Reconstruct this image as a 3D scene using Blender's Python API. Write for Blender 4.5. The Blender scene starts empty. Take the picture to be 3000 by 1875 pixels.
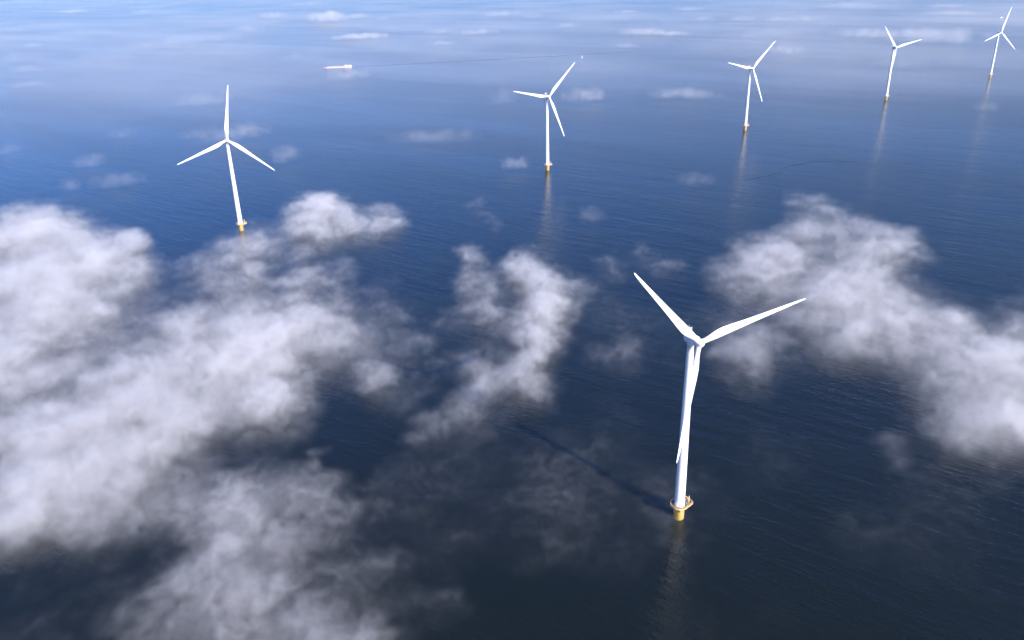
import bpy, bmesh, math, random
import numpy as np
from mathutils import Matrix, Vector
sc = bpy.context.scene
col = sc.collection
rnd = random.Random(7)

# ------------------------------------------------------------------ camera, sky, sun, exposure
PITCH, ROLL, CAM_H, FOCAL = 0.409172, -0.025920, 244.393, 2364.054 / 3000
F = Vector((0, math.cos(PITCH), -math.sin(PITCH)))
Rt = Vector((1, 0, 0)); Up = Rt.cross(F)
R2 = math.cos(ROLL) * Rt + math.sin(ROLL) * Up
U2 = -math.sin(ROLL) * Rt + math.cos(ROLL) * Up
cam = bpy.data.cameras.new('camera'); cam.sensor_width = 36; cam.lens = 36 * FOCAL
cam.clip_start = 1; cam.clip_end = 200000
cam_o = bpy.data.objects.new('camera', cam); col.objects.link(cam_o)
M = Matrix.Identity(4)
for i in range(3):
    M[i][0] = R2[i]; M[i][1] = U2[i]; M[i][2] = -F[i]
M[0][3], M[1][3], M[2][3] = 0, 0, CAM_H
cam_o.matrix_world = M
sc.camera = cam_o

SUN_EL = math.radians(24.5)
SUN_AZ = math.radians(140.0)          # clockwise from +y
SUN_STRENGTH, SKY_STRENGTH = 2.9, 0.15
sun_dir = Vector((math.sin(SUN_AZ) * math.cos(SUN_EL), math.cos(SUN_AZ) * math.cos(SUN_EL), math.sin(SUN_EL)))
world = bpy.data.worlds.new('World'); sc.world = world; world.use_nodes = True
wn = world.node_tree; wn.nodes.clear()
sky = wn.nodes.new('ShaderNodeTexSky'); sky.sky_type = 'NISHITA'; sky.sun_disc = False
sky.sun_elevation = SUN_EL; sky.sun_rotation = SUN_AZ
sky.air_density = 0.62; sky.dust_density = 2.0; sky.ozone_density = 6.0
bg = wn.nodes.new('ShaderNodeBackground'); bg.inputs['Strength'].default_value = SKY_STRENGTH
wo = wn.nodes.new('ShaderNodeOutputWorld')
hs = wn.nodes.new('ShaderNodeHueSaturation'); hs.inputs['Saturation'].default_value = 1.12; hs.inputs['Hue'].default_value = 0.512
wn.links.new(sky.outputs[0], hs.inputs['Color']); wn.links.new(hs.outputs[0], bg.inputs[0]); wn.links.new(bg.outputs[0], wo.inputs[0])
sun = bpy.data.lights.new('sun', 'SUN'); sun.energy = SUN_STRENGTH; sun.angle = math.radians(0.5)
sun.color = (1.0, 0.90, 0.77)
sun_o = bpy.data.objects.new('sun', sun); col.objects.link(sun_o)
sun_o.rotation_euler = sun_dir.to_track_quat('Z', 'Y').to_euler(); sun_o.location = (0, 0, 500)
sc.view_settings.view_transform = 'Standard'; sc.view_settings.look = 'None'
sc.view_settings.exposure = 1.08; sc.view_settings.gamma = 1; sc.view_settings.use_curve_mapping = False
cy = sc.cycles
cy.max_bounces = 10; cy.diffuse_bounces = 2; cy.glossy_bounces = 3; cy.transmission_bounces = 2
cy.volume_bounces = 8; cy.transparent_max_bounces = 8
cy.volume_step_rate = 2.0; cy.volume_max_steps = 400
cy.use_denoising = True
cy.sample_clamp_indirect = 10

# ------------------------------------------------------------------ helpers
def link(name, me, mat=None, parent=None, mats=None):
    o = bpy.data.objects.new(name, me); col.objects.link(o)
    for m in (mats or ([mat] if mat else [])): me.materials.append(m)
    if parent: o.parent = parent
    return o
def tag(o, label=None, cat=None, group=None, kind=None):
    if label: o['label'] = label
    if cat: o['category'] = cat
    if group: o['group'] = group
    if kind: o['kind'] = kind
    return o
class MB:
    """collects vertices and faces, then links one mesh object"""
    def __init__(self): self.v = []; self.f = []; self.s = []
    def add(self, vs, fs, smooth=True, mat=None):
        b = len(self.v); self.v += [tuple(x) for x in vs]
        self.f += [tuple(i + b for i in f) for f in fs]; self.s += [smooth] * len(fs)
    def ring_loft(self, rings, caps=(True, True), smooth=True, closed=True):
        n = len(rings[0]); b = len(self.v)
        for r in rings: self.v += [tuple(p) for p in r]
        for i in range(len(rings) - 1):
            for j in range(n if closed else n - 1):
                k = (j + 1) % n
                self.f.append((b + i*n + j, b + i*n + k, b + (i+1)*n + k, b + (i+1)*n + j)); self.s.append(smooth)
        if caps[0]: self.f.append(tuple(b + j for j in reversed(range(n)))); self.s.append(False)
        if caps[1]: self.f.append(tuple(b + (len(rings)-1)*n + j for j in range(n))); self.s.append(False)
    def lathe(self, prof, n=40, axis='Z', caps=(True, True), smooth=True):
        rings = []
        for r, z in prof:
            rings.append([(r*math.cos(2*math.pi*j/n), r*math.sin(2*math.pi*j/n), z) if axis == 'Z' else
                          (r*math.cos(2*math.pi*j/n), z, -r*math.sin(2*math.pi*j/n)) for j in range(n)])
        self.ring_loft(rings, caps, smooth)
    def tube(self, pts, r, n=8, closed=False):
        pts = [Vector(p) for p in pts]; rings = []; m = len(pts)
        for i, p in enumerate(pts):
            a = pts[(i-1) % m] if (i > 0 or closed) else p
            c = pts[(i+1) % m] if (i < m-1 or closed) else p
            t = (c - a).normalized()
            u = t.cross(Vector((0, 0, 1)));
            if u.length < 1e-3: u = t.cross(Vector((1, 0, 0)))
            u.normalize(); w = t.cross(u)
            rings.append([p + r*(math.cos(2*math.pi*j/n)*u + math.sin(2*math.pi*j/n)*w) for j in range(n)])
        if closed: rings.append(rings[0]); self.ring_loft(rings, (False, False))
        else: self.ring_loft(rings)
    def box(self, c, s, rot=0.0):
        cx, cy_, cz = c; vs = []
        for dz in (-.5, .5):
            for dx, dy in ((-.5, -.5), (.5, -.5), (.5, .5), (-.5, .5)):
                x, y = dx*s[0], dy*s[1]
                vs.append((cx + x*math.cos(rot) - y*math.sin(rot), cy_ + x*math.sin(rot) + y*math.cos(rot), cz + dz*s[2]))
        self.add(vs, [(3,2,1,0),(4,5,6,7),(0,1,5,4),(1,2,6,5),(2,3,7,6),(3,0,4,7)], False)
    def mesh(self, name):
        me = bpy.data.meshes.new(name); me.from_pydata(self.v, [], self.f); me.update()
        me.polygons.foreach_set('use_smooth', self.s)
        bm = bmesh.new(); bm.from_mesh(me); bmesh.ops.recalc_face_normals(bm, faces=bm.faces); bm.to_mesh(me); bm.free()
        return me
    def build(self, name, mat, parent=None): return link(name, self.mesh(name), mat, parent)

class NT:
    """short hand for building node trees"""
    def __init__(self, tree): self.t = tree
    def n(self, typ, **kw):
        nd = self.t.nodes.new(typ)
        for k, v in kw.items(): setattr(nd, k, v)
        return nd
    def put(self, sock, v):
        if isinstance(v, bpy.types.NodeSocket): self.t.links.new(v, sock)
        elif v is not None: sock.default_value = v
    def m(self, op, a, b=None, c=None, clamp=False):
        nd = self.n('ShaderNodeMath', operation=op, use_clamp=clamp)
        for i, v in enumerate((a, b, c)): self.put(nd.inputs[i], v)
        return nd.outputs[0]
    def vm(self, op, a, b=None, scale=None):
        nd = self.n('ShaderNodeVectorMath', operation=op)
        self.put(nd.inputs[0], a)
        if b is not None: self.put(nd.inputs[1], b)
        if scale is not None: self.put(nd.inputs['Scale'], scale)
        return nd.outputs['Value'] if op in ('LENGTH', 'DOT_PRODUCT') else nd.outputs['Vector']
    def sstep(self, x, a, b, lo=0.0, hi=1.0):
        nd = self.n('ShaderNodeMapRange', interpolation_type='SMOOTHSTEP')
        for k, v in (('Value', x), ('From Min', a), ('From Max', b), ('To Min', lo), ('To Max', hi)): self.put(nd.inputs[k], v)
        return nd.outputs[0]
    def noise(self, vec, scale, detail=4, rough=0.5, lac=2.0, dist=0.0, colour=False):
        nd = self.n('ShaderNodeTexNoise', noise_dimensions='3D')
        for k, v in (('Vector', vec), ('Scale', scale), ('Detail', detail), ('Roughness', rough), ('Lacunarity', lac), ('Distortion', dist)):
            self.put(nd.inputs[k], v)
        return nd.outputs['Color' if colour else 'Fac']
    def sep(self, v):
        nd = self.n('ShaderNodeSeparateXYZ'); self.put(nd.inputs[0], v); return nd.outputs
    def comb(self, x, y, z):
        nd = self.n('ShaderNodeCombineXYZ')
        for i, v in enumerate((x, y, z)): self.put(nd.inputs[i], v)
        return nd.outputs[0]

def material(name, colour, rough=0.5, metal=0.0, var=0.0, scale=0.6, streak=1.0, dirt=None, dirt_amt=0.0):
    m = bpy.data.materials.new(name); m.use_nodes = True; t = NT(m.node_tree)
    b = m.node_tree.nodes['Principled BSDF']
    b.inputs['Roughness'].default_value = rough; b.inputs['Metallic'].default_value = metal
    tc = t.n('ShaderNodeTexCoord').outputs['Object']
    v = t.vm('MULTIPLY', tc, (1, 1, streak))
    n = t.noise(v, scale, 5, 0.6)
    mix = t.n('ShaderNodeMix', data_type='RGBA')
    f = t.sstep(n, 0.45, 0.75)
    t.put(mix.inputs[0], t.m('MULTIPLY', f, max(var, dirt_amt)))
    mix.inputs[6].default_value = (*colour, 1)
    d = dirt or tuple(c * 0.75 for c in colour)
    mix.inputs[7].default_value = (*d, 1)
    t.put(b.inputs['Base Color'], mix.outputs[2])
    return m

M_WHITE = material('white_paint', (0.80, 0.80, 0.79), 0.38, 0, 0.25, 0.35, 0.15)
M_NAC = material('nacelle_paint', (0.78, 0.78, 0.77), 0.42, 0, 0.3, 0.6, 1)
M_YELLOW = material('yellow_pile_paint', (0.95, 0.60, 0.10), 0.5, 0, 1.0, 0.45, 0.35, (0.95, 0.74, 0.48), 0.8)
M_RAIL = material('orange_rail_paint', (0.92, 0.58, 0.24), 0.5, 0, 0.8, 1.3, 1, (0.78, 0.62, 0.45), 0.9)
M_GRATE = material('walkway_grating', (0.20, 0.15, 0.10), 0.7, 0.2, 0.5, 2.5)
M_DARK = material('dark_fitting', (0.035, 0.035, 0.04), 0.6, 0, 0.3)
M_COOL = material('cooler_grille', (0.50, 0.52, 0.56), 0.5, 0.3, 0.4, 2)
M_GREY = material('grey_metal', (0.42, 0.44, 0.47), 0.5, 0.4, 0.4, 2)
M_HULL = material('barge_hull_paint', (0.74, 0.58, 0.54), 0.5, 0, 0.4, 0.2)
M_HATCH = material('barge_hatch_covers', (0.78, 0.77, 0.75), 0.45, 0, 0.3, 0.2)
M_NAVY = material('dark_bow_paint', (0.03, 0.04, 0.07), 0.4, 0, 0.3)
M_GLASS = material('cabin_glass', (0.02, 0.03, 0.04), 0.08)

# ------------------------------------------------------------------ sea
def sea_material(name, ripple=1.0, rough_add=0.0):
    m = bpy.data.materials.new(name); m.use_nodes = True; t = NT(m.node_tree)
    b = m.node_tree.nodes['Principled BSDF']
    pos = t.n('ShaderNodeNewGeometry').outputs['Position']
    sx = t.sep(pos)
    # wind comes across from the right: crests lie slantwise, long wind streaks of rougher and calmer water
    ang = math.radians(-38)
    u = t.m('ADD', t.m('MULTIPLY', sx[0], math.cos(ang)), t.m('MULTIPLY', sx[1], math.sin(ang)))
    w = t.m('SUBTRACT', t.m('MULTIPLY', sx[1], math.cos(ang)), t.m('MULTIPLY', sx[0], math.sin(ang)))
    big = t.noise(t.comb(t.m('MULTIPLY', u, 0.0009), t.m('MULTIPLY', w, 0.0042), 0.0), 1.0, 6, 0.62, dist=0.6)
    gust = t.noise(t.comb(t.m('MULTIPLY', u, 0.006), t.m('MULTIPLY', w, 0.03), 3.0), 1.0, 4, 0.6)
    fine = t.noise(t.comb(t.m('MULTIPLY', u, 0.02), t.m('MULTIPLY', w, 0.13), 7.0), 1.0, 4, 0.6)
    amp = t.m('ADD', t.sstep(big, 0.32, 0.68, 0.7, 1.15), t.m('MULTIPLY', t.m('SUBTRACT', gust, 0.5), 1.2))
    amp = t.m('MAXIMUM', t.m('ADD', amp, t.m('MULTIPLY', t.m('SUBTRACT', fine, 0.5), 1.4)), 0.15)
    wav = t.comb(t.m('MULTIPLY', u, 0.42), t.m('MULTIPLY', w, 1.0), 0.0)
    h1 = t.noise(wav, 0.42, 3, 0.55)
    h2 = t.noise(wav, 1.6, 2, 0.5)
    swell = t.noise(t.comb(t.m('MULTIPLY', u, 0.35), w, 9.0), 0.07, 2, 0.5)
    h = t.m('ADD', t.m('ADD', t.m('MULTIPLY', h1, 0.36), t.m('MULTIPLY', h2, 0.15)), t.m('MULTIPLY', swell, 0.28))
    bump = t.n('ShaderNodeBump'); bump.inputs['Distance'].default_value = 1.0
    t.put(bump.inputs['Height'], t.m('MULTIPLY', h, t.m('MULTIPLY', amp, 0.82 * ripple)))
    bump.inputs['Strength'].default_value = 1.0
    t.put(b.inputs['Normal'], bump.outputs[0])
    t.put(b.inputs['Roughness'], t.m('ADD', t.sstep(big, 0.3, 0.7, 0.13, 0.20), rough_add))
    b.inputs['IOR'].default_value = 1.333
    cm = t.n('ShaderNodeMix', data_type='RGBA')
    t.put(cm.inputs[0], t.sstep(big, 0.3, 0.7))
    cm.inputs[6].default_value = (0.0076, 0.0096, 0.0062, 1); cm.inputs[7].default_value = (0.0092, 0.0115, 0.0074, 1)
    t.put(b.inputs['Base Color'], cm.outputs[2])
    return m
M_SEA = sea_material('sea_water')
me = bpy.data.meshes.new('sea')
ring = [40000.0 * Vector((math.cos(a), math.sin(a), 0)) for a in [2*math.pi*k/96 for k in range(96)]]
me.from_pydata([tuple(p) for p in ring], [], [tuple(range(96))])
tag(link('sea', me, M_SEA), 'calm dark blue sea with fine slanting ripples', 'sea', kind='structure')

def ribbon(name, pts, widths, z, mat, label, cat):
    """a narrow strip lying on the sea"""
    P = [Vector((x, y, z)) for x, y in pts]; vs = []; fs = []
    for i, p in enumerate(P):
        t = (P[min(i+1, len(P)-1)] - P[max(i-1, 0)]).normalized(); s = Vector((-t.y, t.x, 0))
        w = widths[i] / 2
        vs += [p + s*w, p - s*w]
        if i: fs.append((2*i-2, 2*i-1, 2*i+1, 2*i))
    m = bpy.data.meshes.new(name); m.from_pydata([tuple(v) for v in vs], [], fs); m.update()
    return tag(link(name, m, mat), label, cat, kind='structure')

# ------------------------------------------------------------------ wind turbines
HUB_H, TILT, CONE, OVER, RR = 95.0, 0.0801, 0.1184, 5.883, 53.76
AIR_T = [(math.cos(a)) for a in [2*math.pi*k/28 for k in range(28)]]
def lerp_tab(tab, r):
    for (r0, *a), (r1, *b) in zip(tab, tab[1:]):
        if r <= r1:
            k = (r - r0) / (r1 - r0); k = max(0, min(1, k)); k = k*k*(3-2*k) if False else k
            return [x + (y-x)*k for x, y in zip(a, b)]
    return list(tab[-1][1:])
#        r     chord  thick  pitch-axis  twist
BL = [(1.2, 2.30, 1.00, .50, 13), (2.6, 2.30, 1.00, .50, 13), (4.5, 2.55, .78, .45, 13), (7.0, 3.35, .50, .38, 12), (9.5, 4.05, .36, .33, 10.5),
      (12, 4.25, .29, .31, 8.5), (16, 3.95, .25, .30, 6.5), (22, 3.30, .22, .30, 4.2), (30, 2.62, .20, .30, 2.2), (38, 2.02, .18, .30, 1.0),
      (45, 1.52, .18, .31, .3), (50, 1.12, .18, .33, 0), (52.4, .82, .18, .36, -.3), (53.4, .5, .18, .45, -.4), (53.76, .14, .2, .5, -.4)]
def blade_mesh():
    mb = MB(); rings = []
    rs = [1.2 + 1.5*i for i in range(34)] + [51.8, 52.6, 53.1, 53.45, 53.68, 53.76]
    for r in rs:
        ch, th, pa, tw = lerp_tab(BL, r); ch *= 1 - .09*min(1, max(0, (r-4)/6))
        rnd_ = max(0.0, min(1.0, (th - .30) / .70))       # 1 = round root, 0 = aerofoil
        a = math.radians(tw); pts = []
        for k in range(28):
            ang = 2*math.pi*k/28
            x = .5 - .5*math.cos(ang)                      # 0 leading edge .. 1 trailing edge
            yt = 5*(.2969*math.sqrt(x) - .126*x - .3516*x*x + .2843*x**3 - .1036*x**4)
            s = 1 if k <= 14 else -1
            ya = s*yt*th; yc = s*math.sqrt(max(0, .25-(x-.5)**2))*th
            y = ya*(1-rnd_) + yc*rnd_ + .02*(1-rnd_)*math.sin(math.pi*x)
            X = (pa - x)*ch; Y = y*ch
            # leading edge turns upwind (-y) with twist
            pts.append((X*math.cos(a) + Y*math.sin(a), -X*math.sin(a) + Y*math.cos(a) - r*math.tan(CONE), r*math.cos(CONE)**0))
        rings.append(pts)
    c = math.cos(CONE)
    rings = [[(x, y*c, z*c) for x, y, z in r] for r in rings]
    mb.ring_loft(rings)
    return mb.mesh('blade')

def superbox(mb, ys, wh, zc, n=36, e=4.5):
    rings = []
    for y, (w, h_) in zip(ys, wh):
        rg = []
        for k in range(n):
            a = 2*math.pi*k/n; ca, sa = math.cos(a), math.sin(a)
            rg.append((w*math.copysign(abs(ca)**(2/e), ca), y, zc + h_*math.copysign(abs(sa)**(2/e), sa)))
        rings.append(rg)
    mb.ring_loft(rings)

PLAT_Z = 7.6
EXT = math.radians(20)               # the laydown deck points to the right and a little away
def deck_outline(grow=0.0):
    r = 4.15 + grow; pts = []
    for k in range(33):                                    # round part, away from the laydown deck
        a = EXT + math.radians(52) + (2*math.pi - math.radians(104))*k/32
        pts.append((r*math.cos(a), r*math.sin(a)))
    for lx, ly in ((4.6, -2.6), (6.3, -1.7), (6.3, 1.7), (4.6, 2.6)):
        lx += grow*(1 if lx > 5 else .4); ly += grow*.5*(1 if ly > 0 else -1)
        pts.append((lx*math.cos(EXT) - ly*math.sin(EXT), lx*math.sin(EXT) + ly*math.cos(EXT)))
    return pts
def resample(pts, step):
    out = []; n = len(pts)
    for i in range(n):
        a = Vector(pts[i]); b = Vector(pts[(i+1) % n]); m = max(1, round((b-a).length/step))
        out += [tuple(a + (b-a)*k/m) for k in range(m)]
    return out

def make_turbine():
    root = bpy.data.objects.new('wind_turbine', None); col.objects.link(root)
    root.empty_display_size = 5
    mb = MB(); mb.lathe([(2.52, -6.0), (2.52, 6.9), (2.62, 6.95), (2.62, 7.2), (2.5, 7.22), (2.5, 7.34)], 56)
    pile = mb.build('foundation_pile', M_YELLOW, root)
    mb = MB(); mb.box((-0.55, -2.52, 5.35), (.75, .5, .55)); mb.box((-0.55, -2.62, 4.95), (.3, .3, .5))
    mb.build('cable_bracket', M_DARK, pile)
    mb = MB()                                              # painted figure on the pile, a thin raised outline
    pts = []
    for k in range(20):
        a = 2*math.pi*k/20; th = math.radians(-52) + .17*math.cos(a)
        pts.append((2.535*math.cos(th), 2.535*math.sin(th), 5.5 + .62*math.sin(a)))
    mb.tube(pts, .07, 6, True); mb.build('painted_number', M_DARK, pile)
    # work platform
    out = deck_outline(); zt = PLAT_Z
    bm = bmesh.new()
    lo = [bm.verts.new((x, y, zt - .22)) for x, y in out]; hi = [bm.verts.new((x, y, zt)) for x, y in out]
    n = len(out)
    bm.faces.new(hi); bm.faces.new(list(reversed(lo)))
    for i in range(n): bm.faces.new((lo[i], lo[(i+1) % n], hi[(i+1) % n], hi[i]))
    me = bpy.data.meshes.new('platform_deck'); bm.to_mesh(me); bm.free()
    deck = link('platform_deck', me, M_GRATE, root)
    rim = resample(deck_outline(.05), .45)
    mb = MB()
    for i in range(len(rim)):                              # fascia plate round the deck
        (x0, y0), (x1, y1) = rim[i], rim[(i+1) % len(rim)]
        mb.add([(x0, y0, zt-.42), (x1, y1, zt-.42), (x1, y1, zt+.16), (x0, y0, zt+.16)], [(0, 1, 2, 3)], False)
    fas = mb.mesh('deck_fascia'); fo = link('deck_fascia', fas, M_RAIL, deck)
    sm = fo.modifiers.new('thickness', 'SOLIDIFY'); sm.thickness = .06; sm.offset = 1
    mb = MB()
    for hz, rr_ in ((1.18, .055), (.66, .04)):
        mb.tube([(x, y, zt+hz) for x, y in rim], rr_, 6, True)
    posts = resample(deck_outline(.05), 1.15)
    for x, y in posts: mb.tube([(x, y, zt), (x, y, zt+1.18)], .045, 6)
    mb.build('railing', M_RAIL, deck)
    for k in range(8):
        mb = MB(); a = EXT + math.pi/8 + k*math.pi/4
        mb.tube([(2.55*math.cos(a), 2.55*math.sin(a), zt-1.9), (3.95*math.cos(a), 3.95*math.sin(a), zt-.25)], .10, 6)
        mb.build('support_brace', M_RAIL, deck)
    for ly in (-1.2, 1.2):
        p = lambda lx, z: (lx*math.cos(EXT)-ly*math.sin(EXT), lx*math.sin(EXT)+ly*math.cos(EXT), z)
        mb = MB(); mb.tube([p(2.3, zt-2.2), p(5.9, zt-.25)], .12, 6)
        mb.build('support_brace', M_RAIL, deck)
    # small davit crane on the laydown deck
    q = lambda lx, ly, z: (lx*math.cos(EXT)-ly*math.sin(EXT), lx*math.sin(EXT)+ly*math.cos(EXT), zt+z)
    mb = MB(); mb.tube([q(4.3, -1.3, 0), q(4.3, -1.3, 3.1)], .17, 10); mb.tube([q(4.3, -1.3, 2.9), q(3.5, -.2, 3.75)], .13, 8)
    mb.tube([q(4.3, -1.3, 1.2), q(3.75, -.55, 3.3)], .06, 6); mb.tube([q(3.5, -.2, 3.75), q(3.1, .35, 3.55)], .12, 8)
    mb.tube([q(4.3, -1.3, 3.0), q(6.2, 1.2, 1.25)], .03, 5)
    cr = mb.build('davit_crane', M_RAIL, deck)
    mb = MB(); mb.tube([q(4.45, -1.15, 2.9), q(4.45, -1.15, 4.4)], .13, 8); mb.build('crane_lamp', M_WHITE, cr)
    for c_, s_ in ((q(3.5, 1.2, .55), (.9, .8, 1.1)), (q(5.3, .5, .35), (1.1, .7, .7)), (q(3.2, -1.2, .6), (.5, .6, 1.2))):
        mb = MB(); mb.box(c_, s_, EXT); mb.build('equipment_box', M_GREY, deck)
    # tower with its flange rings
    mb = MB(); prof = [(2.62, 7.62), (2.62, 7.9), (2.46, 7.92)]
    zs = [8 + k*(92.4-8)/24 for k in range(1, 25)]
    prof += [(2.46 - (2.46-1.52)*((z-8)/84.4)**1.15, z) for z in zs]
    prof += [(1.66, 92.42), (1.66, 93.1)]
    mb.lathe(prof, 56)
    tower = mb.build('tower', M_WHITE, root)
    mb = MB()
    for z in (30.5, 58.0):
        r = 2.46 - (2.46-1.52)*((z-8)/84.4)**1.15
        mb = MB(); mb.lathe([(r-.02, z-.12), (r+.022, z-.1), (r+.022, z+.1), (r-.02, z+.12)], 56)
        mb.build('flange_ring', M_NAC, tower)
    a = math.radians(200); mb = MB(); mb.box((2.4*math.cos(a), 2.4*math.sin(a), 9.1), (.35, 1.0, 2.1), a); mb.build('tower_door', M_GREY, tower)
    # nacelle in the rotor frame: y runs downwind from the hub centre
    mb = MB()
    superbox(mb, [1.75, 1.95, 2.5, 4.2, 7.5, 8.7, 9.25, 9.42], [(1.5, 1.5), (1.78, 1.78), (1.95, 1.95), (2.0, 2.0), (1.95, 1.92), (1.8, 1.75), (1.5, 1.4), (1.05, .95)], 0.05, 44, 4.2)
    nac = mb.build('nacelle', M_NAC, root)
    mb = MB(); mb.box((0, 3.2, 2.02), (1.4, 1.6, .16)); mb.build('roof_hatch', M_GREY, nac)
    for x in (-2.0, 2.0):
        mb = MB(); mb.box((x, 6.2, -.3), (.05, 2.2, .12)); mb.build('air_slot', M_GREY, nac)
    mb = MB()
    for x in (-1.75, 0, 1.75): mb.box((x, 8.0, 2.55), (.14, .16, 1.5))
    mb.box((0, 8.0, 4.35), (3.9, .16, .16)); mb.box((0, 8.0, 2.6), (3.9, .16, .14))
    for x in (-1.88, 1.88): mb.box((x, 8.0, 3.5), (.14, .16, 1.65))
    for k in range(9): mb.box((0, 8.0, 2.78 + k*.18), (3.62, .3, .10))
    cool = mb.build('cooler', M_COOL, nac)
    mb = MB(); mb.tube([(-.9, 8.6, 1.6), (-.9, 8.6, 5.3)], .05, 6); mb.tube([(-1.3, 8.6, 5.0), (-.5, 8.6, 5.0)], .04, 6); mb.build('weather_mast', M_WHITE, nac)
    mb = MB(); mb.tube([(.6, 8.6, 1.6), (.9, 8.7, 5.6)], .05, 6); mb.build('weather_mast', M_WHITE, nac)
    # hub: nose cap and three blade collars
    mb = MB()
    prof = [(1.15, 1.7), (1.6, 1.66), (1.78, 1.2), (1.82, .4), (1.8, -.5), (1.7, -1.2), (1.5, -1.75), (1.15, -2.2), (.7, -2.48), (.3, -2.58), (.03, -2.6)]
    mb.lathe(prof, 40, 'Y')
    for k in range(3):
        a = 2*math.pi*k/3; ax = Vector((math.sin(a)*math.cos(CONE), -math.sin(CONE), math.cos(a)*math.cos(CONE)))
        u = Vector((math.cos(a), 0, -math.sin(a))); w = ax.cross(u); rings = []
        for rr_, d in ((1.5, .6), (1.42, 1.3), (1.26, 1.85), (1.22, 2.1)):
            rings.append([ax*d + rr_*(math.cos(t)*u + math.sin(t)*w) for t in [2*math.pi*j/28 for j in range(28)]])
        mb.ring_loft(rings)
    hub = mb.build('rotor_hub', M_WHITE, root)
    bm_ = blade_mesh()
    blades = [link('blade', bm_, M_WHITE if i == 0 else None, root) for i in range(3)]
    return root

def kids(o): return [c for c in bpy.data.objects if c.parent is o]
def copy_tree(o, parent=None):
    c = o.copy(); col.objects.link(c); c.parent = parent
    for ch in kids(o): copy_tree(ch, c)
    return c
def pose(root, x, y, yaw, ph):
    root.location = (x, y, 0)
    hubM = Matrix.Translation((0, 0, HUB_H)) @ Matrix.Rotation(yaw, 4, 'Z') @ Matrix.Rotation(-TILT, 4, 'X') @ Matrix.Translation((0, -OVER, 0))
    k = 0
    for c in kids(root):
        nm = c.name.split('.')[0]
        if nm == 'nacelle': c.matrix_local = hubM
        elif nm == 'rotor_hub': c.matrix_local = hubM @ Matrix.Rotation(ph, 4, 'Y')
        elif nm == 'blade':
            c.matrix_local = hubM @ Matrix.Rotation(ph + k*2*math.pi/3, 4, 'Y'); k += 1
TURB = [
 (77.931, 318.918, 0.4133, -0.75319, 'nearest and largest white wind turbine with two blades raised and one hanging before its tower'),
 (-281.940, 818.988, 0.37282, 0.16905, 'white wind turbine with one blade straight up, its foot beside the fog'),
 (52.066, 1058.906, 0.41947, 0.73089, 'white wind turbine just below the tiny sailing boat, one blade pointing level to the left'),
 (380.831, 1303.159, 0.40174, 0.75076, 'smaller white wind turbine, third from the far end of its row, one blade nearly level'),
 (722.695, 1569.797, 0.32588, -0.75053, 'small white wind turbine, second from the far end, two blades in a V'),
 (1069.461, 1838.038, 0.32083, 0.23405, 'farthest and smallest white wind turbine at the end of the row beside a motor boat'),
]
turb0 = make_turbine()
for i, (x, y, yaw, ph, lab) in enumerate(TURB):
    t = turb0 if i == 0 else copy_tree(turb0)
    pose(t, x, y, yaw, ph)
    tag(t, lab, 'wind turbine', 'wind turbines standing in the sea')

# ------------------------------------------------------------------ boats
def hull_rings(L, Bm, zb, zt, bow=.16, stern=.06, flare=.9, sheer=.0):
    """length along x, bow at -x"""
    rings = []; N = 26
    for i in range(N):
        s = i/(N-1); x = -L/2 + L*s
        w = 1.0
        if s < bow: w = math.sin(math.pi/2*max(0.02, s/bow))**.8
        if s > 1-stern: w = .7 + .3*math.sin(math.pi/2*(1-s)/stern)
        b = Bm/2*w; zz = zt + sheer*max(0, (bow*1.3 - s)/(bow*1.3))**2
        rings.append([(x, -b, zz), (x, -b*flare, zb), (x, b*flare, zb), (x, b, zz)])
    return rings
P0 = Vector((-518.6, 2402.8)); P1 = Vector((-440.7, 2419.8))
ctr = (P0+P1)/2; ang = math.atan2((P1-P0).y, (P1-P0).x)
barge = bpy.data.objects.new('cargo_barge', None); col.objects.link(barge)
barge.location = (ctr.x, ctr.y, 0); barge.rotation_euler = (0, 0, ang)
tag(barge, 'long low cargo barge with white hatch covers and a reddish hull', 'barge')
L = (P1-P0).length
mb = MB(); mb.ring_loft(hull_rings(L, 11.4, -.6, 1.9, .13, .05, .94, 1.4), smooth=False); hull = mb.build('hull', M_HULL, barge)
mb = MB(); mb.box((-L/2+6.0, -3.3, 2.1), (5.5, .15, 1.3), .42); mb.box((-L/2+6.0, 3.3, 2.1), (5.5, .15, 1.3), -.42)
mb.tube([(-L/2+3, 0, 3.6), (-L/2+3, 0, 8.2)], .18, 6); mb.box((-L/2+5.5, 0, 3.9), (3.2, 4.2, 1.0)); mb.build('bow_gear', M_NAVY, hull)
n = 9; x0, x1 = -L/2+9.5, L/2-21; d = (x1-x0)/n
for k in range(n):
    a, b = x0+k*d+.12, x0+(k+1)*d-.12; mb = MB()
    mb.add([(a, -5, 2.7), (b, -5, 2.7), (b, 5, 2.7), (a, 5, 2.7), (a, -5, 3.3), (b, -5, 3.3), (b, 5, 3.3), (a, 5, 3.3), (a, 0, 4.0), (b, 0, 4.0)],
           [(0,1,5,4), (2,3,7,6), (4,5,9,8), (8,9,6,7), (0,4,8,7,3), (1,2,6,9,5), (0,3,2,1)], False)
    mb.build('hatch_cover', M_HATCH, barge)
mb = MB(); mb.box((L/2-7.5, 0, 3.5), (13, 9.6, 3.0)); mb.box((L/2-6.5, 0, 5.25), (10, 8.2, .5)); cab = mb.build('deckhouse', M_HATCH, barge)
mb = MB(); mb.box((L/2-17.3, 0, 4.4), (5.2, 7.0, 3.6)); mb.box((L/2-17.3, 0, 7.4), (5.8, 7.6, .3)); mb.tube([(L/2-17, 0, 7.5), (L/2-17, 0, 11.5)], .14, 6); wh = mb.build('wheelhouse', M_HATCH, barge)
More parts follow.
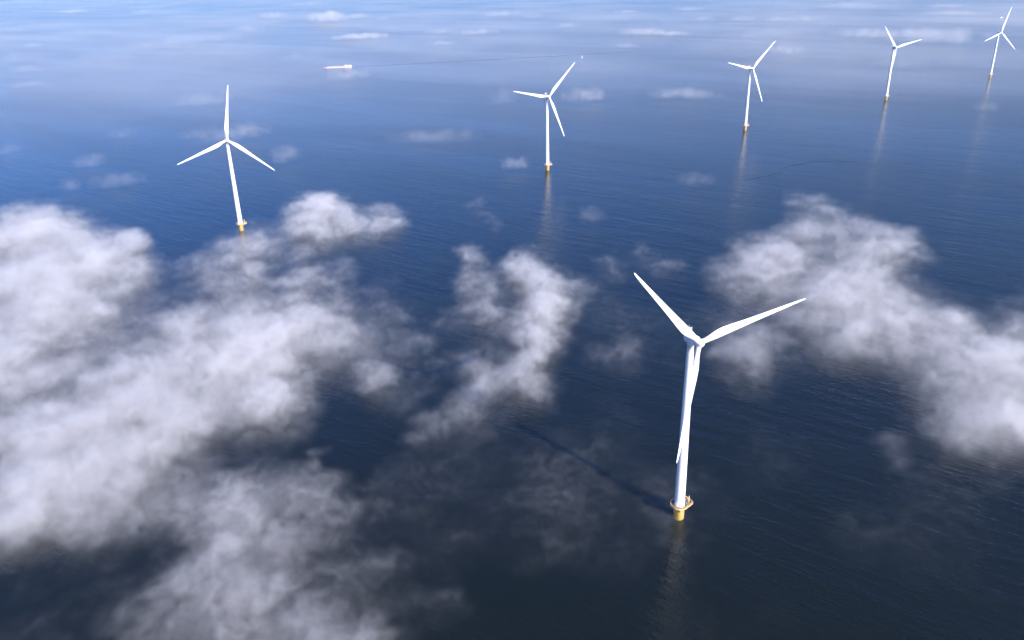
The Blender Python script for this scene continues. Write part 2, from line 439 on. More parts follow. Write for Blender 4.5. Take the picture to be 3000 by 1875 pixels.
mb = MB(); mb.box((L/2-17.3, 0, 6.7), (5.3, 7.1, 1.0)); mb.build('window', M_GLASS, wh)

sb = bpy.data.objects.new('sailing_boat', None); col.objects.link(sb); sb.location = (228.4, 2511.5, 0); sb.rotation_euler = (0, 0, .4); sb.scale = (.6, .6, .6)
tag(sb, 'tiny white sailing boat alone on the open water', 'sailing boat')
mb = MB(); mb.ring_loft(hull_rings(10, 3.1, -.3, 1.0, .45, .1, .6, .3)); mb.build('hull', M_HATCH, sb)
mb = MB(); mb.tube([(-.6, 0, .9), (-.6, 0, 12.5)], .09, 6); mb.tube([(-.5, 0, 1.9), (3.6, .7, 1.9)], .07, 6); mb.build('mast', M_GREY, sb)
mb = MB(); mb.ring_loft([[(-.5+4.0*(1-k/8)*s, .7*(1-k/8)*s + .35*math.sin(math.pi*s)*(1-k/8) + o, 2.1+10*k/8) for s, o in ((0, 0), (.33, 0), (.66, 0), (1, 0), (1, .06), (.66, .06), (.33, .06), (0, .06))] for k in range(8)]); mb.build('sail', M_HATCH, sb)

mbt = bpy.data.objects.new('motor_boat', None); col.objects.link(mbt); mbt.location = (2189, 3767, 0)
dv = Vector((2191.6-2119.8, 3768.6-3747.7)); mbt.rotation_euler = (0, 0, math.atan2(dv.y, dv.x) + math.pi)
tag(mbt, 'small white motor boat trailing a pale wake behind the farthest turbine', 'motor boat')
mb = MB(); mb.ring_loft(hull_rings(17, 4.8, -.4, 1.9, .4, .08, .7, .8)); mb.build('hull', M_HATCH, mbt)
mb = MB(); mb.box((.5, 0, 2.8), (5.5, 3.5, 1.9)); mb.box((1.0, 0, 4.2), (3.4, 3.0, 1.0)); mb.tube([(1.2, 0, 4.6), (1.2, 0, 8.5)], .14, 6); cb = mb.build('cabin', M_HATCH, mbt)
mb = MB(); mb.box((.5, 0, 3.1), (5.6, 3.6, .6)); mb.build('window', M_GLASS, cb)

# wakes and slick lines on the water
M_CALM = sea_material('calmed_water', 0.25, 0.0)
M_RUF = sea_material('ruffled_water', 2.6, 0.12)
M_FOAM = material('wake_foam', (0.62, 0.66, 0.70), 0.7, 0, 0.6, 0.12)
wk = [(-441, 2419.7), (-400, 2431), (-330, 2446), (-230, 2472), (-110, 2506), (30, 2545), (180, 2590), (380, 2650)]
M_WAKE = sea_material('wake_water', 3.4, 0.18)
ribbon('wake', wk, [7, 9, 12, 15, 18, 20, 20, 8], .03, M_WAKE, 'long thin wake stretching out behind the cargo barge', 'wake')
ribbon('wake', [(x+2.5, y+8.5) for x, y in wk], [3, 4, 6, 8, 9, 9, 8, 4], .034, M_CALM, 'pale smooth strip along the far side of the barge wake', 'wake')
ribbon('wake', [(2183, 3765.5), (2160, 3759), (2140, 3753), (2105, 3743)], [4, 6, 5, 3], .03, M_FOAM, 'short pale foam wake behind the small motor boat', 'wake')
SL = [[(285, 974.7), (308, 986), (330.9, 1000.2), (352, 1012)], [(360, 1040), (392, 1060), (420, 1072), (441.9, 1066), (478, 1056)], [(476, 1052), (492, 1060), (511.2, 1068.2)],
      [(741.3, 1169.1), (765, 1183)], [(660, 1140), (690, 1151)], [(560, 1086), (585, 1094)]]
for s in SL:
    ribbon('current_line', s, [.5] + [2.2]*(len(s)-2) + [.5], .03, M_RUF, 'thin dark ruffled line on the open water below the turbine row', 'current line')['group'] = 'ruffled lines on the water'

# ------------------------------------------------------------------ low fog and clouds
FOG_BANKS = [
  ('thick white fog bank over the sea beside the leftmost turbine', [
    (-445.6,739.3,52.5,174.3,-0.542,0.95),(-403.3,618.9,44.9,129.3,-0.578,0.97),(-392.2,703.7,42.5,132.5,-0.508,0.8),(-366.1,732.6,20,63.3,-0.463,0.55),
    (-379.9,774.4,12.6,41.9,-0.456,0.4),(-363.2,524.6,27,68.1,-0.606,0.9),(-488.2,829.1,26.8,98.6,-0.532,0.7),(-345.9,644.5,28.6,81.7,-0.493,0.5),
    (-329.7,475.8,16.6,38.4,-0.606,0.6),(-336.9,595.7,20.1,53.9,-0.515,0.3),(-508,792.9,34.3,123.8,-0.57,0.7),(-326.4,675.3,18.6,54.4,-0.45,0.25),
    ]),
  ('long white fog bank lying slantwise in front of the leftmost turbine', [
    (-255.1,346.9,27.9,50.6,-0.634,0.92),(-241.2,361.7,26.6,48.6,-0.588,0.92),(-246.6,405.9,36.5,71.5,-0.546,0.95),(-234.6,446.8,39.4,81.2,-0.483,0.95),
    (-223.3,495.2,35.7,78.4,-0.424,0.95),(-200.1,521.6,34.4,77.2,-0.366,0.92),(-171.7,527.2,33.2,74,-0.315,0.85),(-142.5,518,23.8,51.6,-0.269,0.7),
    (-104.2,501.5,20.2,42.2,-0.205,0.5),(-78.4,479.9,16.7,33.4,-0.162,0.3),(-89.7,461.9,16.2,31.5,-0.192,0.35),(-202.7,359.9,22.1,38.8,-0.513,0.75),
    (-192.1,403.1,24.2,45.1,-0.445,0.7),(-177.5,432.7,23,44.6,-0.389,0.5),(-160.4,454.1,21.3,42.2,-0.34,0.45),(-297.7,423.4,20.1,42.4,-0.613,0.55),
    (-243.3,315,15.9,27.2,-0.658,0.8),(-289.2,461.4,10.8,23.7,-0.56,0.45),(-215,330.6,16.5,28.1,-0.577,0.6),(-251.5,572.3,16.2,40,-0.414,0.5),(-213.9,587.1,19.8,49.1,-0.349,0.45),
    (-173.6,584.2,16.4,39.8,-0.289,0.4),(-281.2,706.8,15.5,45.9,-0.379,0.3),(-265.3,730.7,22,66.2,-0.348,0.42),(-256.8,785.2,19.2,61.1,-0.316,0.4),
    (-253.9,648,16.2,44.1,-0.373,0.25),(-227.2,667.6,18.4,50.9,-0.328,0.35),(-209.8,843.8,31.8,106.3,-0.244,0.7),(-216.9,796.5,21.6,68.7,-0.266,0.5),
    (-172.9,840.2,19,62.7,-0.203,0.65),(-144.9,805.3,17.4,55,-0.178,0.45),(-129.4,836,18.9,61.6,-0.154,0.5),(-211.8,897.3,14.4,50.9,-0.232,0.5),(-169.7,657.6,12.7,34,-0.253,0.4),
    (-151.8,678.6,13.1,35.7,-0.22,0.4),(-144.2,619.5,13.8,34.8,-0.229,0.35),(-123.9,563.6,14.4,33.1,-0.216,0.3),(-180.7,642.5,14.3,37.5,-0.274,0.2),
    (-108.5,637,17.7,45.2,-0.169,0.18),(-286,519.8,35.7,84.6,-0.503,0.28),(-298.4,651.4,47,131.4,-0.43,0.18),(-204.6,665.8,47.9,130.6,-0.298,0.16),
    (-294.8,461.7,27,59.6,-0.568,0.3),(-99,545.6,31,69.2,-0.179,0.18),(-147.2,415.4,27.2,50.3,-0.34,0.2),(-199.1,323,22.3,36.8,-0.552,0.35),(-60.2,437.1,18.1,33.4,-0.137,0.2),
    (-125.9,524.3,18,39.2,-0.236,0.45),(-104.7,522.9,15,32.3,-0.198,0.4),(-107.1,579.6,19.6,46.1,-0.183,0.22),(-78.4,528.7,15.1,32.7,-0.147,0.25),
    ]),
  ('ragged white fog wisp between the two nearest turbines', [
    (-38.6,705.3,13.5,37.4,-0.055,0.5),(-37.9,642.1,14.3,36.2,-0.059,0.35),(-20.9,809.4,15.3,47.9,-0.026,0.2),(-31.7,888.3,11.9,40.6,-0.036,0.18),
    (-0.2,672.2,13,34.3,-0,0.55),(16.2,659.6,20.1,52.2,0.025,0.7),(27.4,626.7,19.2,47.7,0.044,0.7),(20,570.7,19.3,44.3,0.035,0.75),(13.3,515.4,17.7,37.2,0.026,0.75),
    (6.4,468.5,19.1,37.1,0.014,0.85),(-13.8,445.8,15.7,29.3,-0.031,0.75),(-31.3,427.4,13.9,25.2,-0.073,0.55),(-44.2,412.5,11.1,19.5,-0.107,0.4),(-52.1,405.5,12.1,21.2,-0.128,0.3),
    (-25.5,582.7,16.4,38.3,-0.044,0.3),(-36.4,477.4,12.5,24.6,-0.076,0.4),(-26.2,503.5,13.1,26.9,-0.052,0.3),(52.6,614.8,17.2,42.1,0.085,0.3),(89.9,665,18.4,48.5,0.134,0.22),
    (17.3,438.4,10.3,19,0.04,0.35),(-50.2,558.5,15.8,35.7,-0.09,0.15),(-64.8,513.1,11.8,24.8,-0.126,0.25),(-54.9,465.9,10.9,21.1,-0.117,0.22),(-15.7,403.6,14.5,25.1,-0.039,0.3),
    (133.4,661.5,13.9,36.9,0.199,0.3),(76.4,490.3,17,34.6,0.155,0.18),(53.8,491.7,14.2,28.8,0.109,0.12),(126.8,710.3,11.7,32.9,0.177,0.15),(-18.5,556.4,18.9,42.4,-0.033,0.3),
    (-26.9,630.8,15.8,39.5,-0.043,0.3),(-27.4,458.3,14.8,28.2,-0.06,0.32),(28.7,553.2,14.1,31.5,0.052,0.35),]),
  ('broad soft fog bank beyond the nearest turbine on its right', [
    (205,655.8,27.2,73.4,0.303,0.52),(238.7,682.2,24.4,68.9,0.337,0.58),(282.4,743.8,26.4,81.2,0.363,0.48),(313.2,734.1,28.1,86.7,0.403,0.52),(335.1,705.3,23.2,70.3,0.444,0.52),
    (355.5,690.8,19,57.3,0.475,0.48),(249.8,590.5,33.2,84.1,0.4,0.75),(274,561.5,31.8,78.7,0.454,0.75),(233.9,523.4,24,55,0.42,0.65),(273.7,505.9,26.2,60.3,0.496,0.55),
    (315,529.7,19.7,48.1,0.537,0.55),(287.9,445.9,26.2,56.4,0.573,0.75),(314.1,450.3,31.7,70.2,0.609,0.85),(251,409.4,19.6,38.7,0.55,0.7),(269.1,393.5,21.3,42,0.6,0.75),
    (280.1,388.1,18.8,37,0.625,0.7),(201.2,373.9,10.2,18.4,0.494,0.4),(195.7,349,6.5,11.1,0.511,0.3),(160,485.1,23.9,49.8,0.319,0.55),(149.7,499.5,17.3,36.6,0.291,0.3),
    (180.1,504.7,17.4,37.8,0.343,0.35),(322.7,861.1,23.1,81.5,0.358,0.2),(336.7,824.2,17.8,60.8,0.388,0.18),(366.4,530.2,24.2,61.6,0.605,0.5),(303.5,647.8,25.2,70.3,0.438,0.4),
    (216.8,612.4,20.5,52.6,0.34,0.35),(245.5,371.7,18.1,33.8,0.584,0.45),(254.7,447.8,18.4,38.6,0.517,0.4),]),
  ('thin grey fog bank low over dark water near the viewer', [
    (-156.5,335.1,18.8,30.4,-0.437,0.58),(-137.6,341.5,19.1,30.8,-0.383,0.6),(-119.2,344.4,17.1,27.3,-0.333,0.52),(-102,343.6,12.8,20.2,-0.288,0.4),
    (-152.8,301.8,23.2,35.2,-0.469,0.62),(-130.3,304,23.3,34.8,-0.405,0.66),(-109.5,306.2,17.6,26,-0.343,0.5),(-91.1,311.8,15.8,23.4,-0.284,0.42),
    (-150.1,265.5,15.8,22.4,-0.514,0.5),(-132.3,270,19.5,27.5,-0.456,0.58),(-111.8,266.6,19.4,26.5,-0.397,0.6),(-97.9,282.1,14.7,20.5,-0.334,0.45),
    (-79.5,255.5,15.4,20.1,-0.302,0.42),(-94.8,235.6,16.1,20.5,-0.382,0.62),(-75.3,234.9,14.5,18.1,-0.31,0.55),(-59.5,236.5,12.9,16.1,-0.246,0.48),
    (-56.5,262,13.9,18.2,-0.212,0.22),(-38.4,254,13.6,17.4,-0.15,0.18),(-135.6,241.4,14.7,19.7,-0.512,0.35),(-116.2,389.9,4.7,8.2,-0.29,0.35),(-112.1,367.8,3.6,6,-0.296,0.35),
    (-61.1,295,15.2,21.4,-0.204,0.2),(-74.3,284,12.9,17.9,-0.256,0.3),(-113.8,245.1,14.9,19.6,-0.435,0.5),(-110.8,282.6,20.2,28.6,-0.374,0.45),(-146.2,310.9,17.8,27.3,-0.44,0.4),
    (-82.2,328.3,12.3,18.7,-0.245,0.25),]),
  ('faint ragged mist drifting over the dark water around the near shadow', [
    (-208.4,286.5,18.6,29.1,-0.629,0.16),(-176.8,259.1,17.2,24.9,-0.599,0.13),(-199.6,250.4,10.1,14.8,-0.673,0.18),(-186.5,291.3,15,23.2,-0.57,0.1),
    (-185.7,243.1,14.8,21.1,-0.652,0.14),(-59.2,361.2,22.2,35.6,-0.162,0.16),(-35.4,336.9,25.2,38.3,-0.105,0.2),(-4,331.9,22.8,34.2,-0.012,0.16),
    (5.1,289.4,13.1,18,0.018,0.18),(-22.2,380.6,18.5,30.6,-0.058,0.25),(30.7,378,20.7,34,0.081,0.14),(77,343,12.8,19.9,0.221,0.2),(58.3,414.7,19.8,35.1,0.14,0.13),
    (105.1,251.1,10.1,13.4,0.396,0.13),(-27.2,299.7,21.1,29.7,-0.091,0.12),(-70.8,334.9,16.7,25.6,-0.208,0.16),(-41.3,285.5,14.8,20.3,-0.144,0.14),
    (92.1,354,10.9,17.5,0.255,0.12),(26,316.7,16,23.3,0.082,0.12),(98.6,327.3,16.4,25.1,0.293,0.1),(159.6,301.2,19.3,29.4,0.487,0.08),(197.4,299.6,23,36.4,0.582,0.1),
    (73.5,238.4,13,16.4,0.299,0.1),(184.7,258,20.6,30,0.621,0.07),(57.8,329.1,22.7,34.1,0.174,0.2),(40,356.5,24.1,38.2,0.112,0.2),(16.8,374.3,20.5,33.5,0.045,0.2),
    (65.9,305.2,17.5,25.2,0.213,0.16),(15.8,313.8,21.9,31.6,0.05,0.16),(42.3,287.9,18.6,25.6,0.146,0.12),(145.2,376.7,25.2,43.5,0.368,0.14),(86.2,518,35.6,76,0.165,0.16),
    (68,567.4,28.9,66.1,0.119,0.16),(160.5,578.5,29.3,70.2,0.271,0.18),(115.7,450,23.8,45.8,0.252,0.12),(-78.9,560.5,34.9,79.3,-0.14,0.16),(222,347.8,28,49.1,0.568,0.16),
    (168,307.2,23.5,36.5,0.5,0.1),]),
]
# far low clouds: x, y, half length, half depth, half height, thickness
FAR_CLOUDS = [
  (-979.7,4798.5,81.7,49,25,0.9),(-862.2,5079.8,63.2,37.9,13.6,0.5),(-1437.4,5403.7,83.7,50.2,16.7,0.5),(-1219.8,4078.9,59.4,35.6,15.8,0.35),(-567.4,3469.9,72.9,43.7,10.6,0.65),
  (-644.1,3446.6,49.1,29.5,9.2,0.35),(-3575.2,7194.3,85.6,51.4,13.7,0.4),(-2845.1,6810.2,45.3,27.2,12.9,0.4),(-273.6,3642.5,51.9,31.2,9.7,0.3),
  (-117.4,3544.7,71.1,42.7,10.8,0.35),(-224.7,3061.9,40.7,24.4,8.1,0.3),(-26,4916.7,85.3,51.2,15.2,0.3),(155.4,4575.3,48.4,29,14.1,0.25),(534.1,3282.3,72.8,43.7,12.7,0.5),
  (630.9,3233.5,55.3,33.2,8.6,0.4),(398.6,2781.2,31.9,19.1,8.5,0.3),(807,2414.8,38,22.8,15.2,0.5),(153.5,1631.1,32.4,19.5,13,0.55),(356.6,1644.8,48.5,29.1,9.7,0.3),
  (308.1,1646.1,16.1,13.5,9,0.25),(1237.9,2881.7,84.7,50.8,15.8,0.45),(1337.7,2634,105.7,63.4,21.1,0.5),(1371.1,2844.9,47.8,28.7,18,0.4),(-624.7,1712.4,42.6,25.5,13.6,0.28),
  (-424,1336.8,28.3,19.4,12.9,0.4),(-448.8,1294.8,32.6,19.6,12.5,0.32),(-311.5,1133.6,16.2,19.4,12.9,0.42),(-594.5,1145.5,18.4,12.4,8.3,0.32),(-498.8,1022.9,24.8,14.9,8.3,0.26),
  (-393,2080.1,41,24.6,13.9,0.42),(8.4,1062.5,15,12,8,0.45),(-114.1,1265.6,50.5,30.3,9.1,0.2),(225,950.2,18.4,12,8,0.2),(84.4,811.3,11.8,12,8,0.22),
  (-553.7,1007.6,10.2,12,8,0.25),(-4.9,1625,22.9,23.5,15.7,0.2),(825.4,1410.7,20.9,12.5,8,0.12),(1101.2,3957.1,56.5,33.9,10.5,0.3),(1068.9,5011.1,66.6,40,11.4,0.25),
  (279.3,3807,43.4,26.1,10.1,0.3),(945.2,4086.9,42.5,25.5,9.3,0.25),(-1921.9,3487.1,29.7,17.8,8,0.3),(-1198,2120.3,51.1,30.7,8.2,0.15),(-771.5,1257.1,16.2,12,8,0.2),
  (1932.5,4860.2,140.4,84.3,15,0.2),(2086.5,3992.1,114,68.4,10.6,0.2),(-1413.8,2488.6,35.9,21.6,9.6,0.18),(1357.1,3876.6,73.8,44.3,10.3,0.2),(-687.5,4893,32.3,19.4,9.2,0.3),
  (702.4,4942.7,60.6,36.3,9.3,0.22),(2401.5,4652.3,87.6,52.6,8.8,0.2),(-639.6,1360.8,16.1,12,8,0.2),(-512.7,1340.9,19.9,12.8,8.5,0.2),(-21.4,699.8,7.4,12,8,0.01),
  (1245.7,3918.4,44.5,26.7,8.9,0.3),(918.1,3013.9,105.4,63.2,14.7,0.151389),(-1561.8,2743.1,92.1,55.2,18.1,0.141387),(-1286.5,2760.1,90.5,54.3,15.4,0.129814),
  (-2599.2,4480.7,83.4,50,17.4,0.170798),(-1307.9,3214.7,126.1,75.6,15,0.13792),(-5498.3,9378.6,242.7,145.6,20.7,0.0937029),(946.6,2009.9,57.6,34.5,14,0.129315),
  (-1229.1,3506.3,143.2,85.9,17.1,0.176322),(-626,2619.3,75.7,45.4,14.3,0.0860272),(-1724.1,7542.8,148.9,89.3,13.6,0.144573),(-1164.5,5298.6,149.9,89.9,16.5,0.104737),
  (923.6,3577,47.9,28.7,15.3,0.0725152),
]

def fog_material(name, colour, dens, aniso):
    m = bpy.data.materials.new(name); m.use_nodes = True; nt = m.node_tree; nt.nodes.clear()
    v = nt.nodes.new('ShaderNodeVolumePrincipled'); o = nt.nodes.new('ShaderNodeOutputMaterial')
    v.inputs['Color'].default_value = (*colour, 1); v.inputs['Density'].default_value = dens
    v.inputs['Anisotropy'].default_value = aniso
    nt.links.new(v.outputs[0], o.inputs['Volume'])
    return m
M_FOG = fog_material('fog', (0.999, 0.982, 0.968), 1.0, 0.0)

def geo_group(name):
    g = bpy.data.node_groups.new(name, 'GeometryNodeTree')
    g.interface.new_socket('Geometry', in_out='INPUT', socket_type='NodeSocketGeometry')
    g.interface.new_socket('Geometry', in_out='OUTPUT', socket_type='NodeSocketGeometry')
    t = NT(g); return g, t, t.n('NodeGroupInput').outputs[0], t.n('NodeGroupOutput').inputs[0]
def finish(t, out, dens, mn, mx, res, mat=None):
    vc = t.n('GeometryNodeVolumeCube')
    t.put(vc.inputs['Density'], dens); vc.inputs['Min'].default_value = mn; vc.inputs['Max'].default_value = mx
    for a, r in zip('XYZ', res): vc.inputs['Resolution ' + a].default_value = max(2, int(r))
    sm = t.n('GeometryNodeSetMaterial'); sm.inputs['Material'].default_value = mat or M_FOG
    t.put(sm.inputs['Geometry'], vc.outputs[0]); t.put(out, sm.outputs[0])

def coverage(blobs, X, Y):
    keep = np.ones_like(X)
    for bx, by, ax, ay, ang, op in blobs:
        dx, dy = X-bx, Y-by; c, s = math.cos(ang), math.sin(ang)
        u = (dx*c - dy*s)/ax; v = (dx*s + dy*c)/ay
        k = np.clip(np.exp(-1.15*(u*u+v*v)) - 0.004, 0, 1)
        keep *= 1 - op*k
    return 1-keep

def fog_bank(label, blobs, H, D, voxel, nscale, k1, stretch, z0, seed, pw):
    xs = [b[0] for b in blobs]; ys = [b[1] for b in blobs]; pad = 40
    m = max(max(b[2], b[3]) for b in blobs)*1.2
    x0 = min(b[0]-2.1*b[2] for b in blobs)-pad; x1 = max(b[0]+2.1*b[2] for b in blobs)+pad
    y0 = min(b[1]-2.1*b[3] for b in blobs)-pad; y1 = max(b[1]+2.1*b[3] for b in blobs)+pad
    cx, cyy = (x0+x1)/2, (y0+y1)/2; d = 4.0
    nx, ny = int((x1-x0)/d)+2, int((y1-y0)/d)+2
    gx, gy = np.meshgrid(x0 + d*np.arange(nx), y0 + d*np.arange(ny))
    cov = coverage(blobs, gx, gy).astype(np.float32).ravel()
    me = bpy.data.meshes.new('fog_bank'); me.vertices.add(nx*ny)
    co = np.zeros((nx*ny, 3), np.float32); co[:, 0] = gx.ravel()-cx; co[:, 1] = gy.ravel()-cyy
    me.vertices.foreach_set('co', co.ravel())
    me.attributes.new('cover', 'FLOAT', 'POINT').data.foreach_set('value', cov)
    o = link('fog_bank', me, M_FOG); o.location = (cx, cyy, 0)
    g, t, gin, gout = geo_group('fog_bank')
    pos = t.n('GeometryNodeInputPosition').outputs[0]
    wp = t.vm('ADD', pos, (seed*317.0, seed*91.0, seed*53.0))
    # swirl: warp the place where coverage and noise are looked up
    w1 = t.vm('SUBTRACT', t.noise(wp, 0.016, 3, 0.55, colour=True), (.5, .5, .5))
    w2 = t.vm('SUBTRACT', t.noise(wp, 0.06, 2, 0.55, colour=True), (.5, .5, .5))
    warp = t.vm('ADD', t.vm('SCALE', w1, scale=60.0), t.vm('SCALE', w2, scale=14.0))
    q = t.sep(t.vm('ADD', pos, warp))
    fx = t.m('DIVIDE', t.m('SUBTRACT', q[0], x0-cx), d); fy = t.m('DIVIDE', t.m('SUBTRACT', q[1], y0-cyy), d)
    fx = t.m('MINIMUM', t.m('MAXIMUM', fx, 0.0), nx-1.01); fy = t.m('MINIMUM', t.m('MAXIMUM', fy, 0.0), ny-1.01)
    ix, iy = t.m('FLOOR', fx), t.m('FLOOR', fy); tx, ty = t.m('SUBTRACT', fx, ix), t.m('SUBTRACT', fy, iy)
    na = t.n('GeometryNodeInputNamedAttribute', data_type='FLOAT'); na.inputs[0].default_value = 'cover'
    val = [s for s in na.outputs if s.name == 'Attribute' and s.enabled][0]
    base = t.m('ADD', t.m('MULTIPLY', iy, float(nx)), ix)
    def samp(off):
        s = t.n('GeometryNodeSampleIndex', data_type='FLOAT', domain='POINT')
        t.put(s.inputs['Geometry'], gin); t.put([i for i in s.inputs if i.name == 'Value' and i.enabled][0], val)
        t.put(s.inputs['Index'], t.m('ADD', base, off + 0.1)); return [x for x in s.outputs if x.enabled][0]
    def mix(a, b, f): return t.m('ADD', a, t.m('MULTIPLY', t.m('SUBTRACT', b, a), f))
    cover = mix(mix(samp(0.0), samp(1.0), tx), mix(samp(float(nx)), samp(nx+1.0), tx), ty)
    nv = t.vm('ADD', t.vm('MULTIPLY', wp, (1, stretch, 0.55)), t.vm('SCALE', t.vm('ADD', w1, w2), scale=30.0))
    n1 = t.noise(nv, nscale, 6, 0.6)
    n2 = t.noise(t.vm('ADD', t.vm('MULTIPLY', wp, (1, 1, 0.6)), t.vm('SCALE', t.vm('ADD', w1, w2), scale=55.0)), nscale*3.3, 5, 0.62)
    edge = t.m('MULTIPLY', cover, t.m('SUBTRACT', 1.0, cover))
    wob = t.m('ADD', t.m('MULTIPLY', t.m('SUBTRACT', n1, 0.5), k1), t.m('MULTIPLY', t.m('SUBTRACT', n2, 0.5), k1*0.6))
    e = t.m('ADD', cover, t.m('MULTIPLY', wob, t.m('ADD', 0.08, t.m('MULTIPLY', edge, 1.7))))
    e = t.m('MULTIPLY', t.m('ADD', e, t.m('SQRT', t.m('ADD', t.m('MULTIPLY', e, e), 0.004))), 0.5)
    e = t.m('MULTIPLY', e, t.sstep(cover, 0.01, 0.16))
    wisp = t.m('MULTIPLY', t.sstep(n1, 0.30, 0.70, 0.35, 1.55), t.sstep(n2, 0.30, 0.72, 0.4, 1.65))
    z = t.sep(pos)[2]
    lump = t.noise(t.vm('MULTIPLY', wp, (1, 1, 0.25)), 0.035, 4, 0.55)
    top = t.m('ADD', z0, t.m('MULTIPLY', t.m('ADD', t.m('MULTIPLY', cover, 0.8), t.m('MULTIPLY', lump, 0.8)), H))
    zp = t.m('MULTIPLY', t.sstep(t.m('SUBTRACT', top, z), 0.0, H*0.55), t.sstep(z, z0-1.5, z0+H*0.3))
    dens = t.m('ADD', t.m('MULTIPLY', t.m('POWER', e, pw), wisp), t.m('MULTIPLY', t.m('MULTIPLY', cover, 0.10), t.sstep(cover, 0.01, 0.2)))
    dens = t.m('MULTIPLY', t.m('MULTIPLY', dens, zp), D)
    dens = t.m('MULTIPLY', dens, t.sstep(dens, 0.0, D*0.012))
    zt = z0 + H*1.6
    finish(t, gout, dens, (x0-cx, y0-cyy, z0-2), (x1-cx, y1-cyy, zt), ((x1-x0)/voxel, (y1-y0)/voxel, (zt-z0+2)/(voxel*0.8)))
    md = o.modifiers.new('fog', 'NODES'); md.node_group = g
    return tag(o, label, 'fog bank', 'fog banks lying on the sea', 'stuff')

PARAM = [  # H, D, voxel, noise scale, noise gain, stretch, base, seed, power
 (12, .068, 1.7, .016, 2.3, .75, 2, 1, 1.5), (12, .063, 1.5, .017, 2.3, .75, 2, 2, 1.4), (12, .060, 1.3, .019, 2.4, .75, 2, 3, 1.3),
 (12, .048, 1.6, .014, 1.7, .75, 2, 4, 1.2), (9, .056, 1.2, .022, 1.8, .75, 2, 5, 1.15), (3, .040, 1.4, .020, 1.7, .5, 1, 6, 1.05)]
for (lab, blobs), pr in zip(FOG_BANKS, PARAM): fog_bank(lab, blobs, *pr)

def far_cloud(x, y, hw, hd, hz, op, seed):
    hw *= 1.5; hd *= 1.5; hz *= 1.25
    me = bpy.data.meshes.new('low_cloud'); me.from_pydata([(0, 0, 0)], [], [])
    o = link('low_cloud', me, M_FOG); o.location = (x, y, hz*0.9); o.rotation_euler = (0, 0, -math.atan2(x, y))
    g, t, gin, gout = geo_group('low_cloud')
    pos = t.n('GeometryNodeInputPosition').outputs[0]
    wp = t.vm('ADD', pos, (seed*517.0, seed*191.0, 0.0)); s = 1.0/max(hz*1.6, hw*.45)
    w = t.vm('SUBTRACT', t.noise(wp, s*0.8, 3, 0.5, colour=True), (.5, .5, .5))
    pp = t.vm('ADD', pos, t.vm('SCALE', w, scale=hz*1.6))
    r = t.vm('LENGTH', t.vm('DIVIDE', pp, (hw, hd, hz)))
    n1 = t.noise(t.vm('ADD', wp, t.vm('SCALE', w, scale=hz*2.0)), s*1.5, 6, 0.62)
    e = t.m('ADD', t.m('MULTIPLY', t.m('SUBTRACT', 1.0, r), 0.9), t.m('MULTIPLY', t.m('SUBTRACT', n1, 0.5), 2.2))
    edge = t.sstep(t.vm('LENGTH', t.vm('DIVIDE', pos, (hw*1.35, hd*1.35, hz*1.35))), 0.65, 1.0, 1.0, 0.0)
    zz = t.sep(pos)[2]
    e = t.m('MULTIPLY', t.m('MULTIPLY', t.m('MAXIMUM', e, 0.0), edge), t.sstep(zz, -hz*.8, -hz*.45))
    D = -math.log(1-op) / (hz*2.0) * 0.62
    dens = t.m('MULTIPLY', t.m('MULTIPLY', t.m('MINIMUM', e, 1.0), D), t.sstep(e, 0.0, .03))
    f = 1.4; vox = max(hz/9, hw/22)
    finish(t, gout, dens, (-hw*f, -hd*f, -hz*.85), (hw*f, hd*f, hz*f), (2*hw*f/vox, 2*hd*f/vox, hz*2.25/(vox*.7)))
    md = o.modifiers.new('cloud', 'NODES'); md.node_group = g
    return tag(o, 'small soft white cloud lying low over the far sea', 'cloud', 'small low clouds over the far sea', 'stuff')
for i, c in enumerate(FAR_CLOUDS): far_cloud(*c, i+1)

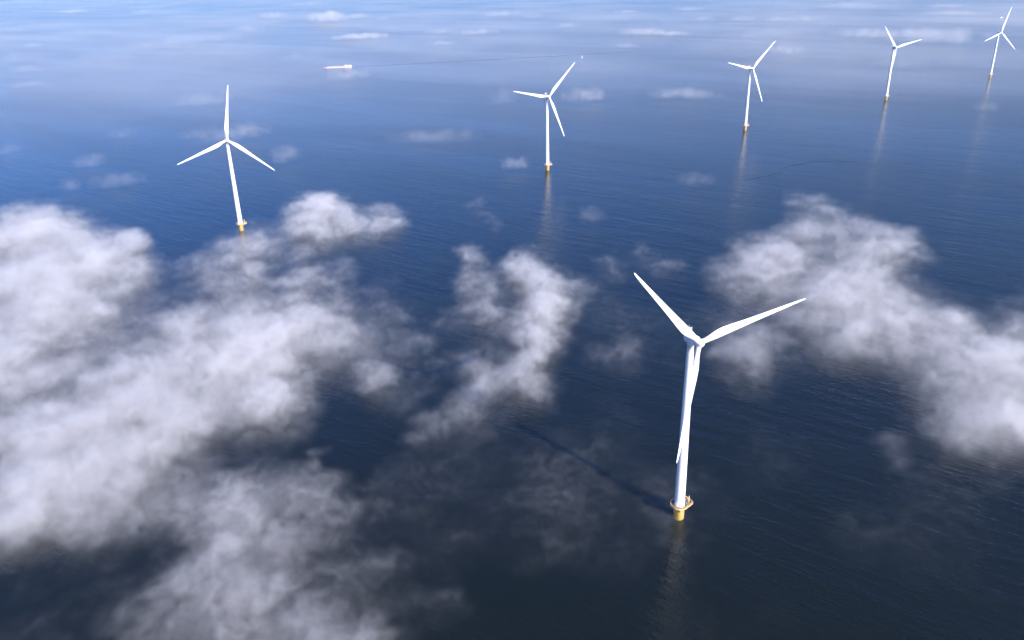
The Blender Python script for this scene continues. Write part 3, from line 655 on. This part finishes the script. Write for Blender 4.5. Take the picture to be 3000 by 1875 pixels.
M_MIST = fog_material('sea_mist', (0.995, 0.985, 0.985), 0.01, 0.0)
def far_mist():
    x0, x1, y0, y1, zt = -7500, 4500, 750, 13000, 34
    me = bpy.data.meshes.new('sea_mist'); me.from_pydata([(0, 0, 0)], [], [])
    o = link('sea_mist', me, M_MIST); o.location = (0, 0, 0)
    g, t, gin, gout = geo_group('sea_mist')
    pos = t.n('GeometryNodeInputPosition').outputs[0]; c = t.sep(pos)
    w = t.vm('SUBTRACT', t.noise(pos, 0.0012, 3, 0.5, colour=True), (.5, .5, .5))
    p = t.vm('ADD', t.vm('MULTIPLY', pos, (1, .8, 3.0)), t.vm('SCALE', w, scale=500.0))
    n1 = t.noise(p, 0.0016, 6, 0.6)
    e = t.sstep(n1, 0.38, 0.72, 0.35, 1.0)
    ramp = t.m('MULTIPLY', t.sstep(c[1], 750.0, 2200.0), t.sstep(c[1], 2500.0, 7000.0, 1.0, 0.42))
    edge = t.m('MULTIPLY', t.sstep(c[0], x0, x0+700.0), t.sstep(c[0], x1, x1-600.0))
    zz = t.m('MULTIPLY', t.sstep(c[2], 0.5, 8.0), t.sstep(c[2], float(zt), 12.0))
    d = t.m('MULTIPLY', t.m('MULTIPLY', t.m('MULTIPLY', e, ramp), t.m('MULTIPLY', edge, zz)), 0.2)
    finish(t, gout, d, (x0, y0, 0.5), (x1, y1, zt), (200, 192, 7), M_MIST)
    md = o.modifiers.new('mist', 'NODES'); md.node_group = g
    tag(o, 'pale thin mist over the farthest water', 'mist', None, 'stuff')
far_mist()

# ------------------------------------------------------------------ the air: far water fades to pale blue
me = bpy.data.meshes.new('haze')
X, Y0, Y1, Z0, Z1 = 41000, -41000, 41000, -7.0, 262.0
me.from_pydata([(-X, Y0, Z0), (X, Y0, Z0), (X, Y1, Z0), (-X, Y1, Z0), (-X, Y0, Z1), (X, Y0, Z1), (X, Y1, Z1), (-X, Y1, Z1)], [],
               [(3,2,1,0),(4,5,6,7),(0,1,5,4),(1,2,6,5),(2,3,7,6),(3,0,4,7)])
hz_m = fog_material('haze', (0.30, 0.68, 1.0), 2.4e-5, 0.0)
for nd in hz_m.node_tree.nodes:
    if nd.type == 'PRINCIPLED_VOLUME': nd.inputs['Density Attribute'].default_value = ''
tag(link('haze', me, hz_m), 'thin blue haze over the whole sea', 'haze', kind='stuff')
